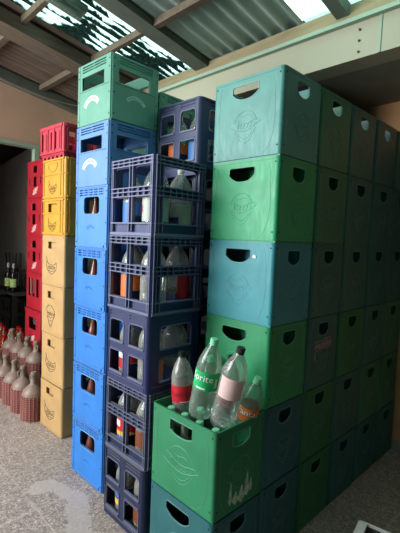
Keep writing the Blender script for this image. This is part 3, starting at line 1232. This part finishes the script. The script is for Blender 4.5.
D0 = None
DJ = []
NTH = ['first', 'second', 'third', 'fourth', 'fifth']
for i in range(5):
    DJ.append((-2.122 - .200 * i, -.160 + random.uniform(-.006, .006), 0, 'demijohn on the floor in the front row, %s from the tan crates' % NTH[i]))
for i in range(4):
    DJ.append((-2.54 - .197 * i, .032, .13, 'demijohn on the low ledge in the rear row, %s from the tan crates' % NTH[i]))
for x, y, z, lab in DJ:
    ya = random.uniform(0, 6.28)
    if D0 is None:
        D0 = demijohn((x, y, z), ya, lab)
    else:
        copy_thing(D0, 'demijohn', (x, y, z), ya, lab, 'demijohn', 'demijohns beside the doorway')

# ----------------------------------------------------------------------------- floor
k = NT('terrazzo_floor')
co = k.coord('Object')
v1 = k.n('ShaderNodeTexVoronoi', Scale=140.0)
k.l(co, v1.inputs['Vector'])
v2 = k.n('ShaderNodeTexVoronoi', Scale=72.0)
k.l(co, v2.inputs['Vector'])
sep = k.n('ShaderNodeSeparateColor')
k.l(v1.outputs['Color'], sep.inputs[0])
sep2 = k.n('ShaderNodeSeparateColor')
k.l(v2.outputs['Color'], sep2.inputs[0])
chips = k.ramp(sep.outputs[0], [(0., lin((78, 70, 66))), (.35, lin((120, 103, 94))), (.62, lin((150, 129, 118))), (.86, lin((186, 164, 150))), (1., lin((222, 204, 190)))])
chips2 = k.ramp(sep2.outputs[1], [(0., lin((92, 82, 78))), (.6, lin((128, 116, 110))), (1., lin((168, 154, 144)))])
base = k.mixc(.4, chips, chips2)
big = k.noise(co, 1.6, 5, .6)
base = k.mixc(k.ramp(big, [(.35, 0.), (.7, .35)]), base, lin((150, 136, 128)))
xyz = k.n('ShaderNodeSeparateXYZ')
k.l(co, xyz.inputs[0])
X, Y = xyz.outputs[0], xyz.outputs[1]
wob = k.math('MULTIPLY', k.math('SUBTRACT', k.noise(co, 9, 3), .5), .035)


def joint(src, period, phase, width):
    fr = k.math('FRACT', k.math('DIVIDE', k.math('ADD', k.math('ADD', src, wob), phase), period))
    dd = k.math('ABSOLUTE', k.math('SUBTRACT', fr, .5))
    nd = k.n('ShaderNodeMapRange')
    nd.inputs[1].default_value = width / period
    nd.inputs[2].default_value = 0
    k.l(dd, nd.inputs[0])
    return nd.outputs[0]


jx = joint(X, .335, 1.38 + .1675, .009)
jy = joint(Y, .335, .575 + .1675, .009)
jj = k.math('MULTIPLY', k.math('MAXIMUM', jx, jy), k.ramp(k.noise(co, 4, 3), [(.35, .15), (.65, .7)]))
base = k.mixc(jj, base, lin((186, 168, 156)))
# dried spill: overlapping ovals with a ragged edge
rag = k.math('MULTIPLY', k.math('SUBTRACT', k.noise(co, 11, 5, .65), .5), 1.1)
st = None
for cx, cy, ax, ay in ((-1.21, -.47, .07, .09), (-1.10, -.40, .10, .05), (-.98, -.37, .10, .06), (-.90, -.41, .085, .07), (-.83, -.44, .10, .06), (-.72, -.49, .12, .055)):
    dx = k.math('DIVIDE', k.math('SUBTRACT', X, cx), ax)
    dy = k.math('DIVIDE', k.math('SUBTRACT', Y, cy), ay)
    r2 = k.math('ADD', k.math('MULTIPLY', dx, dx), k.math('MULTIPLY', dy, dy))
    q = k.math('SUBTRACT', 1.0, r2)
    st = q if st is None else k.math('MAXIMUM', st, q)
stain = k.ramp(k.math('ADD', st, rag), [(.05, 0.), (.30, 1.)])
base = k.mixc(k.math('MULTIPLY', stain, .72), base, lin((172, 158, 152)))
b = k.n('ShaderNodeBsdfPrincipled')
bc = k.n('ShaderNodeBrightContrast')
bc.inputs[1].default_value = .05
k.l(base, bc.inputs[0])
k.l(bc.outputs[0], b.inputs['Base Color'])
k.l(k.math('MULTIPLY_ADD', stain, -.18, .62), b.inputs['Roughness'])
b.inputs['Specular IOR Level'].default_value = .35
bp = k.n('ShaderNodeBump', Strength=.25, Distance=.003)
k.l(v1.outputs['Distance'], bp.inputs['Height'])
k.l(bp.outputs[0], b.inputs['Normal'])
k.l(b.outputs[0], k.out.inputs[0])
FLOOR = k.m
mb = MB()
mb.box(-5.6, 1.9, -5.0, 1.8, -.12, 0)
struct('floor', mb, FLOOR)

# ----------------------------------------------------------------------------- walls
PEACH = plain('peach_plaster', (204, 168, 142), .85, noise=.07, nscale=2.5)
BACKW = plain('orange_plaster', (214, 160, 116), .85, noise=.08, nscale=3)
GREYW = plain('blocker_grey', (72, 84, 78), .9, noise=.1, nscale=2)
DOORT = plain('pale_green_paint', (158, 178, 156), .6, noise=.08, nscale=8)
SOFF = plain('soffit_board', (140, 144, 130), .85, noise=.15, nscale=3)
DARKW = plain('dark_back_room', (112, 104, 96), .9, noise=.12, nscale=2)

LX = -3.2
mb = MB()
mb.box(LX - .06, LX, .30, 1.8, 0, 3.2)
mb.box(LX - .06, LX, -1.3, .30, 2.36, 3.2)
mb.box(LX - .06, LX, -1.9, -1.3, 0, 3.3)
struct('wall_left', mb, PEACH)
mb = MB()
mb.box(LX - .07, LX + .022, -1.3, .31, 2.33, 2.365)
mb.box(LX - .055, LX + .015, .258, .31, 0, 2.33)
struct('trim_1', mb, DOORT)
mb = MB()
mb.box(LX - .06, 1.9, 1.64, 1.8, 0, 2.9)
struct('wall_back', mb, BACKW)
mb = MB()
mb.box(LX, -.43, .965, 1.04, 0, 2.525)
struct('dark_backing', mb, plain('backing_dark', (22, 26, 24), .9, noise=.1, nscale=2))  # near-black sheet added to paint the darkness behind the rear navy stack
mb = MB()
mb.box(0.0, 1.7, 1.615, 1.64, 0, .06)
struct('baseboard_back', mb, plain('skirting_pale', (168, 160, 150), .6))
mb = MB()
mb.box(1.7, 1.82, -3.1, 1.64, 0, 3.6)
struct('light_block_right', mb, GREYW)  # unseen wall, added to keep daylight off the right-facing crate sides
mb = MB()
mb.box(-.95, 1.7, -3.1, -2.95, 0, 3.5)
struct('light_block_front', mb, GREYW)  # unseen wall, added and widened leftward to shade the right side
# the dim room beyond the doorway
mb = MB()
mb.add([(-5.5, .45, 0), (LX - .06, .45, 0), (LX - .06, .45, 2.50), (-4.8, .45, 2.35), (-5.5, .45, 2.2),
        (-5.5, .53, 0), (LX - .06, .53, 0), (LX - .06, .53, 2.50), (-4.8, .53, 2.35), (-5.5, .53, 2.2)],
       [(0, 1, 2, 3, 4), (9, 8, 7, 6, 5), (0, 5, 6, 1), (1, 6, 7, 2), (2, 7, 8, 3), (3, 8, 9, 4), (4, 9, 5, 0)])
struct('wall_partition', mb, DARKW)
mb = MB()
mb.box(-5.6, -5.5, -1.4, 1.8, 0, 3.0)
mb.box(-5.5, LX - .06, -1.5, -1.4, 0, 3.0)
mb.box(-5.5, LX - .06, 1.7, 1.8, 0, 3.0)
struct('wall_dim_room', mb, DARKW)
mb = MB()
mb.box(-5.6, LX - .06, -1.5, 1.8, 2.95, 3.05)
for i in range(6):
    mb.box(-5.5, LX - .06, -1.2 + .45 * i, -1.12 + .45 * i, 2.83, 2.95)
struct('ceiling_dim_room', mb, plain('dim_ceiling', (50, 52, 48), .9))
# low ledge under the second row of demijohns
mb = MB()
mb.box(-3.26, -2.06, -.060, .135, 0, .13)
struct('trim_2', mb, plain('ledge_concrete', (120, 110, 102), .85, noise=.1))

# ----------------------------------------------------------------------------- roof
SL, Z0, Y0 = .165, 2.835, .90


def roofz(y):
    return Z0 + SL * (Y0 - y)


def corrugated(mb, x0, x1, y0, y1, amp=.014, period=.076, dz=0):
    nx = max(4, int((x1 - x0) / period * 8))
    xs = [x0 + (x1 - x0) * i / nx for i in range(nx + 1)]
    vs = []
    for y in (y0, y1):
        for x in xs:
            vs.append((x, y, roofz(y) + dz + .016 + amp * math.sin(2 * PI * x / period)))
    fs = [(i, i + 1, nx + 2 + i, nx + 1 + i) for i in range(nx)]
    o = len(mb.v)
    mb.add(vs, fs)
    # give the sheet its thickness
    mb.add([(a, b_, c + .004) for a, b_, c in vs], [f[::-1] for f in fs])


SHEET = plain('weathered_sheet', (150, 174, 166), .55, .4, rgb2=(184, 204, 196), nscale=3, stretch=(6, .6, 1), metal=.25)
SHEETB = plain('brownish_sheet', (96, 82, 72), .7, .2, rgb2=(126, 110, 98), nscale=3, stretch=(6, .6, 1))
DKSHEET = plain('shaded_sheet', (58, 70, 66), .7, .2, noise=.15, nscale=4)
mb = MB()
corrugated(mb, -3.3, -2.02, -2.6, .93)
struct('ceiling_left', mb, SHEETB, 60)
mb = MB()
corrugated(mb, -1.33, -.45, -2.6, .93, .018, .11)
struct('ceiling', mb, SHEET, 60)
mb = MB()
corrugated(mb, .30, 1.85, -2.6, .93)
struct('ceiling_right', mb, SHEET, 60)


def skylight(name, x0, x1, scale, lo, hi, seed):
    k = NT(name)
    co = k.coord('Object')
    mp = k.n('ShaderNodeMapping')
    mp.inputs['Location'].default_value = (seed, seed * .7, 0)
    mp.inputs['Scale'].default_value = (1.0, .9, 0)
    k.l(co, mp.inputs[0])
    n = k.noise(mp.outputs[0], scale, 8, .62, .6)
    x = k.n('ShaderNodeSeparateXYZ')
    k.l(co, x.inputs[0])
    # leaves and dirt gather in the valleys of the corrugation
    val = k.math('MULTIPLY_ADD', k.math('SINE', k.math('MULTIPLY', x.outputs[0], 2 * PI / .076)), -.07, n)
    dirt = k.ramp(val, [(lo, 0.), (hi, 1.)])
    leafc = k.ramp(k.noise(co, 30, 3), [(.38, lin((18, 34, 32))), (.62, lin((34, 52, 44))), (.82, lin((92, 100, 40)))])
    tl = k.n('ShaderNodeBsdfTranslucent')
    tl.inputs[0].default_value = (*lin((196, 236, 222)), 1)
    tr = k.n('ShaderNodeBsdfTransparent')
    tr.inputs[0].default_value = (*lin((190, 236, 220)), 1)
    m0 = k.n('ShaderNodeMixShader')
    m0.inputs[0].default_value = .35
    k.l(tl.outputs[0], m0.inputs[1])
    k.l(tr.outputs[0], m0.inputs[2])
    df = k.n('ShaderNodeBsdfDiffuse')
    k.l(leafc, df.inputs[0])
    tl2 = k.n('ShaderNodeBsdfTranslucent')
    k.l(leafc, tl2.inputs[0])
    m1 = k.n('ShaderNodeMixShader')
    m1.inputs[0].default_value = .35
    k.l(df.outputs[0], m1.inputs[1])
    k.l(tl2.outputs[0], m1.inputs[2])
    m2 = k.n('ShaderNodeMixShader')
    k.l(dirt, m2.inputs[0])
    k.l(m0.outputs[0], m2.inputs[1])
    k.l(m1.outputs[0], m2.inputs[2])
    k.l(m2.outputs[0], k.out.inputs[0])
    nx = int((x1 - x0) / .076 * 8)
    vs = []
    for y in (-2.6, .90):
        for i in range(nx + 1):
            xx = x0 + (x1 - x0) * i / nx
            vs.append((xx, y, roofz(y) + .016 + .014 * math.sin(2 * PI * xx / .076)))
    q = MB()
    q.add(vs, [(i, i + 1, nx + 2 + i, nx + 1 + i) for i in range(nx)])
    return struct(name, q, k.m, 60)


skylight('window_1', -2.02, -1.33, 2.7, .465, .505, 3.1)
skylight('window_2', -.45, .30, 6.0, .62, .70, 8.3)

WOOD = plain('old_roof_wood', (106, 94, 80), .8, .2, noise=.18, nscale=4, stretch=(8, 1, 8))
WOODL = plain('pale_wood_plate', (146, 134, 104), .75, .2, noise=.14, nscale=4, stretch=(1, 8, 8))
WOODD = plain('dark_roof_wood', (98, 106, 96), .8, .2, noise=.18, nscale=4)


def along_y(mb, x0, x1, y0, y1, drop0, drop1):
    c = []
    for y in (y0, y1):
        for z in (-drop1, -drop0):
            for x in (x0, x1):
                c.append((x, y, roofz(y) + z))
    mb.add(c, [(0, 1, 3, 2), (4, 6, 7, 5), (0, 4, 5, 1), (2, 3, 7, 6), (0, 2, 6, 4), (1, 5, 7, 3)])


mb = MB()
along_y(mb, -2.30, -2.10, -2.6, .85, .012, .11)
struct('trim_3', mb, WOOD)
mb = MB()
along_y(mb, -1.40, -1.26, -2.6, .85, .0, .05)
struct('trim_4', mb, WOODD)
mb = MB()
along_y(mb, -.215, -.14, -2.6, .85, .0, .07)
struct('trim_5', mb, WOODD)
mb = MB()
along_y(mb, LX, LX + .10, -2.6, .9, .0, .09)
struct('trim_6', mb, WOODD)
for q, y in enumerate((-1.39, -.83, -.27, .29)):
    mb = MB()
    for x0, x1, wd in ((-3.2, -2.30, .05), (-2.10, -1.40, .035), (-1.26, -.215, .045), (-.14, 1.7, .045)):
        mb.box(x0, x1, y - wd / 2, y + wd / 2, roofz(y) - .045, roofz(y) + .004)
    struct('trim_%d' % (7 + q), mb, WOOD)
# wall plate, painted steel beam with its plates and bolts, and the dark soffit behind it
mb = MB()
mb.box(LX, 1.7, .80, .90, 2.745, 2.838)
struct('trim_11', mb, WOODL)
BEAM = plain('cream_beam_paint', (172, 170, 148), .6, .35, rgb2=(168, 170, 146), nscale=5)
GREENP = plain('green_trim_paint', (150, 176, 156), .6)
mb = MB()
mb.box(LX, 1.7, .80, .95, 2.525, 2.74)
struct('trim_12', mb, BEAM)
mb = MB()
mb.box(LX, 1.7, .765, .95, 2.722, 2.745)
mb.box(.04, .052, .795, .80, 2.525, 2.722)
struct('trim_13', mb, GREENP)
mb = MB()
for x in (-.07,):
    for z in (2.56, 2.62, 2.68):
        mb.lathe([(0, .010), (.006, .010), (.007, 0)], 6)
        n = 13
        mb.v[-n:] = [(x + a, .80 - c, z + b_) for a, b_, c in mb.v[-n:]]
struct('trim_14', mb, plain('bolt_rust', (92, 78, 62), .6, metal=.5))
mb = MB()
mb.box(LX, 1.7, .95, 1.64, 2.525, 2.60)
struct('ceiling_soffit', mb, SOFF)
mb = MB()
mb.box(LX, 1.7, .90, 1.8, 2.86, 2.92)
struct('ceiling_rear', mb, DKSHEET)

# cable slung under the roof
mb = MB()
pts = []
for i in range(25):
    q = i / 24
    y = -.75 + 1.5 * q
    pts.append((-3.0, y, roofz(y) - .035 - .46 * q * (1 - q)))
mb.tube(pts, .006, 6)
o = mb.build('cable', plain('grey_cable', (150, 140, 128), .6), None)
tag(o, 'grey cable sagging under the roof above the doorway', 'cable')

# strip light with a clear cover, unlit
t = root('ceiling_light', (-1.60, -.42, roofz(-.42) - .05), 0, 'unlit strip light with a clear cover under the leafy skylight', 'light')
t.rotation_euler = (-math.atan(SL), 0, 0)
mb = MB()
mb.box(-.05, .05, -.36, .36, .0, .05)
mb.build('housing', plain('light_housing', (120, 132, 122), .5), t)
mb = MB()
n = 12
rows = []
for yy, s in ((-.37, .6), (-.35, 1), (.32, 1), (.35, .8), (.362, .4)):
    rows.append([(.052 * s * math.cos(PI + PI * i / n), yy, .005 + .05 * s * math.sin(PI + PI * i / n)) for i in range(n + 1)])
vs = [p for r_ in rows for p in r_]
fs = [(a * (n + 1) + i, a * (n + 1) + i + 1, (a + 1) * (n + 1) + i + 1, (a + 1) * (n + 1) + i) for a in range(4) for i in range(n)]
mb.add(vs, fs)
mb.build('diffuser', clear('ribbed_cover', (200, 224, 212), .22, (190, 205, 195)), t, 60)
mb = MB()
mb.tube([(0, -.31, -.02), (0, .31, -.02)], .013, 10)
mb.build('lamp_tube', plain('tube_white', (205, 215, 208), .4), t)

# ----------------------------------------------------------------------------- things in the dim room
BLK = plain('black_iron', (24, 23, 22), .5, .4)
t = root('side_table', (-3.99, .33, 0), 0, 'dark narrow table in the doorway carrying two wine bottles', 'table')
mb = MB()
mb.box(-.40, .40, -.115, .115, .755, .778)
mb.build('table_top', plain('dark_table', (60, 56, 54), .5), t)
for sx in (-1, 1):
    for sy in (-1, 1):
        mb = MB()
        mb.box(sx * .34 - .018, sx * .34 + .018, sy * .09 - .018, sy * .09 + .018, 0, .755)
        mb.build('leg', BLK, t)
# upturned stool: four splayed rods
t = root('stool', (-3.835, .368, .7785), .3, 'black stool lying upside down on the table behind the wine bottles', 'stool')
mb = MB()
mb.lathe([(0, 0), (.075, 0), (.078, .01), (.075, .028), (0, .028)], 20)
mb.build('seat', BLK, t)
for q in range(4):
    a = PI / 4 + q * PI / 2
    mb = MB()
    mb.tube([(.045 * math.cos(a), .045 * math.sin(a), .02), (.088 * math.cos(a), .085 * math.sin(a), .44)], .009, 6)
    mb.build('leg', BLK, t)
mb = MB()
mb.tube([(.068 * math.cos(2 * PI * i / 16), .068 * math.sin(2 * PI * i / 16), .24) for i in range(16)], .006, 5, closed=True)
mb.build('rung', BLK, t)
t2 = copy_thing(t, 'stool', (-4.06, .362, .7785), .9, 'black stool lying upside down at the far end of the table', 'stool', None)

WINE = plain('dark_wine_glass', (16, 18, 16), .12, .6)


def wine(loc, label, ang):
    t = root('wine_bottle', loc, 0, label, 'bottle', 'wine bottles on the dark table')
    b = MB()
    b.lathe([(0, .004), (.034, 0), (.039, .01), (.039, .185), (.034, .212), (.019, .235), (.0145, .25), (.0145, .325), (0, .326)], 24)
    b.build('bottle_body', WINE, t, 60)
    c = MB()
    c.lathe([(0, .330), (.015, .330), (.0165, .326), (.016, .275), (.0148, .274)], 18)
    c.build('cap', plain('silver_foil', (176, 176, 170), .4, metal=.4), t)
    l = MB()
    vs = [(.0396 * math.cos(ang + 2.0 * (i / 10 - .5)), .0396 * math.sin(ang + 2.0 * (i / 10 - .5)), z) for z in (.06, .155) for i in range(11)]
    l.add(vs, [(i, i + 1, 12 + i, 11 + i) for i in range(10)])
    l.build('bottle_label', plain('lime_label', (186, 208, 128), .5, noise=.15, nscale=60), t, 60)
    return t


wine((-3.885, .252, .7785), 'dark wine bottle with lime label, left one on the dark table', -.6)
wine((-3.755, .264, .7785), 'dark wine bottle with lime label, right one beside the red crates', -.6)
# dark crate under the table
t = root('storage_crate', (-3.93, .32, 0), 0, 'black slatted crate standing under the dark table', 'crate')
mb = MB()
for key, (f, span) in facemap(.42, .2).items():
    h2 = span / 2
    nn = 6 if span > .3 else 3
    holes = [rr(-h2 + span * (i + .5) / nn, .36, span / nn * .55, .26, .006) for i in range(nn)] + [rr(-h2 + span * (i + .5) / nn, .60, span / nn * .55, .12, .006) for i in range(nn)]
    mb.panel(rect(-h2, h2, .0, .70), holes, 0, -.008, f)
mb.box(-.21, .21, -.1, .1, 0, .01)
mb.build('body', BLK, t)

# red capped bottles in the doorway
ORL = clear('orange_bottle', (230, 150, 90), .25, (196, 92, 50), .08)
RL = ['at the very left edge', 'second from the left edge', 'third from the left edge', 'fourth from the left edge', 'fourth from the red crates',
      'third from the red crates', 'second from the red crates', 'nearest the red crates']
for i, (x, y, hh) in enumerate(((-3.27, -.07, .36), (-3.80, .15, .43), (-3.60, .115, .43), (-3.36, .03, .385), (-3.45, .122, .42), (-3.505, .225, .43), (-3.375, .208, .44), (-3.275, .19, .40))):
    pet('plastic_bottle', 'red capped orange bottle in the doorway, %s' % RL[i],
        'red capped bottles in the doorway', (x, y, 0), R=.048, H=hh, cap='red', lab='red', zl=(.13, .19), mat=ORL)

# ----------------------------------------------------------------------------- white box at the lower right
t = root('plastic_basket', (.375 + .16, .272 - .13, 0), 0, 'white rimmed basket with dark mesh at the lower right edge', 'basket')
t.rotation_euler = (0, 0, .18)
W_ = plain('white_plastic', (205, 205, 200), .5)
mb = MB()
for key, (f, span) in facemap(.34, .28).items():
    h2 = span / 2
    nn = 14
    holes = [rr(-h2 + .02 + (span - .04) * (i + .5) / nn, .05 + .045 * r_, (span - .04) / nn * .6, .03, .003) for i in range(nn) for r_ in range(5)]
    mb.panel(rect(-h2, h2, .0, .29), holes, 0, -.005, f)
mb.box(-.17, .17, -.14, .14, 0, .008)
mb.build('mesh_body', plain('dark_mesh', (60, 60, 58), .6), t, 0)
mb = MB()
out, inn = rr(0, 0, .36, .30, .012), rr(.012, 0, .315, .284, .008)
mb.panel(out, [inn] , .284, .300, lambda u, v, n: (u, v, n))
mb.build('rim', W_, t, 30)

# ----------------------------------------------------------------------------- light
w = bpy.data.worlds.new('world')
SC.world = w
w.use_nodes = True
nt = w.node_tree
bg = nt.nodes['Background']
bg.inputs[0].default_value = (.86, .95, 1.0, 1)
bg.inputs[1].default_value = 2.6


def area(name, loc, target, sx, sy, power, col):
    l = bpy.data.lights.new(name, 'AREA')
    l.shape = 'RECTANGLE'
    l.size, l.size_y = sx, sy
    l.energy = power
    l.color = col
    o = bpy.data.objects.new(name, l)
    COL.objects.link(o)
    o.location = loc
    d = Vector(target) - Vector(loc)
    o.rotation_euler = d.to_track_quat('-Z', 'Z').to_euler()
    return o


area('daylight_opening', (-2.75, -3.7, 2.35), (-.9, 0, .9), 2.8, 2.2, 235, (.97, 1.0, .98))

SC.view_settings.view_transform = 'Standard'
SC.view_settings.look = 'None'
SC.view_settings.gamma = 1
SC.view_settings.use_curve_mapping = False
SC.view_settings.exposure = 0.14
SC.cycles.max_bounces = 8
SC.cycles.transparent_max_bounces = 16
SC.cycles.sample_clamp_indirect = 6
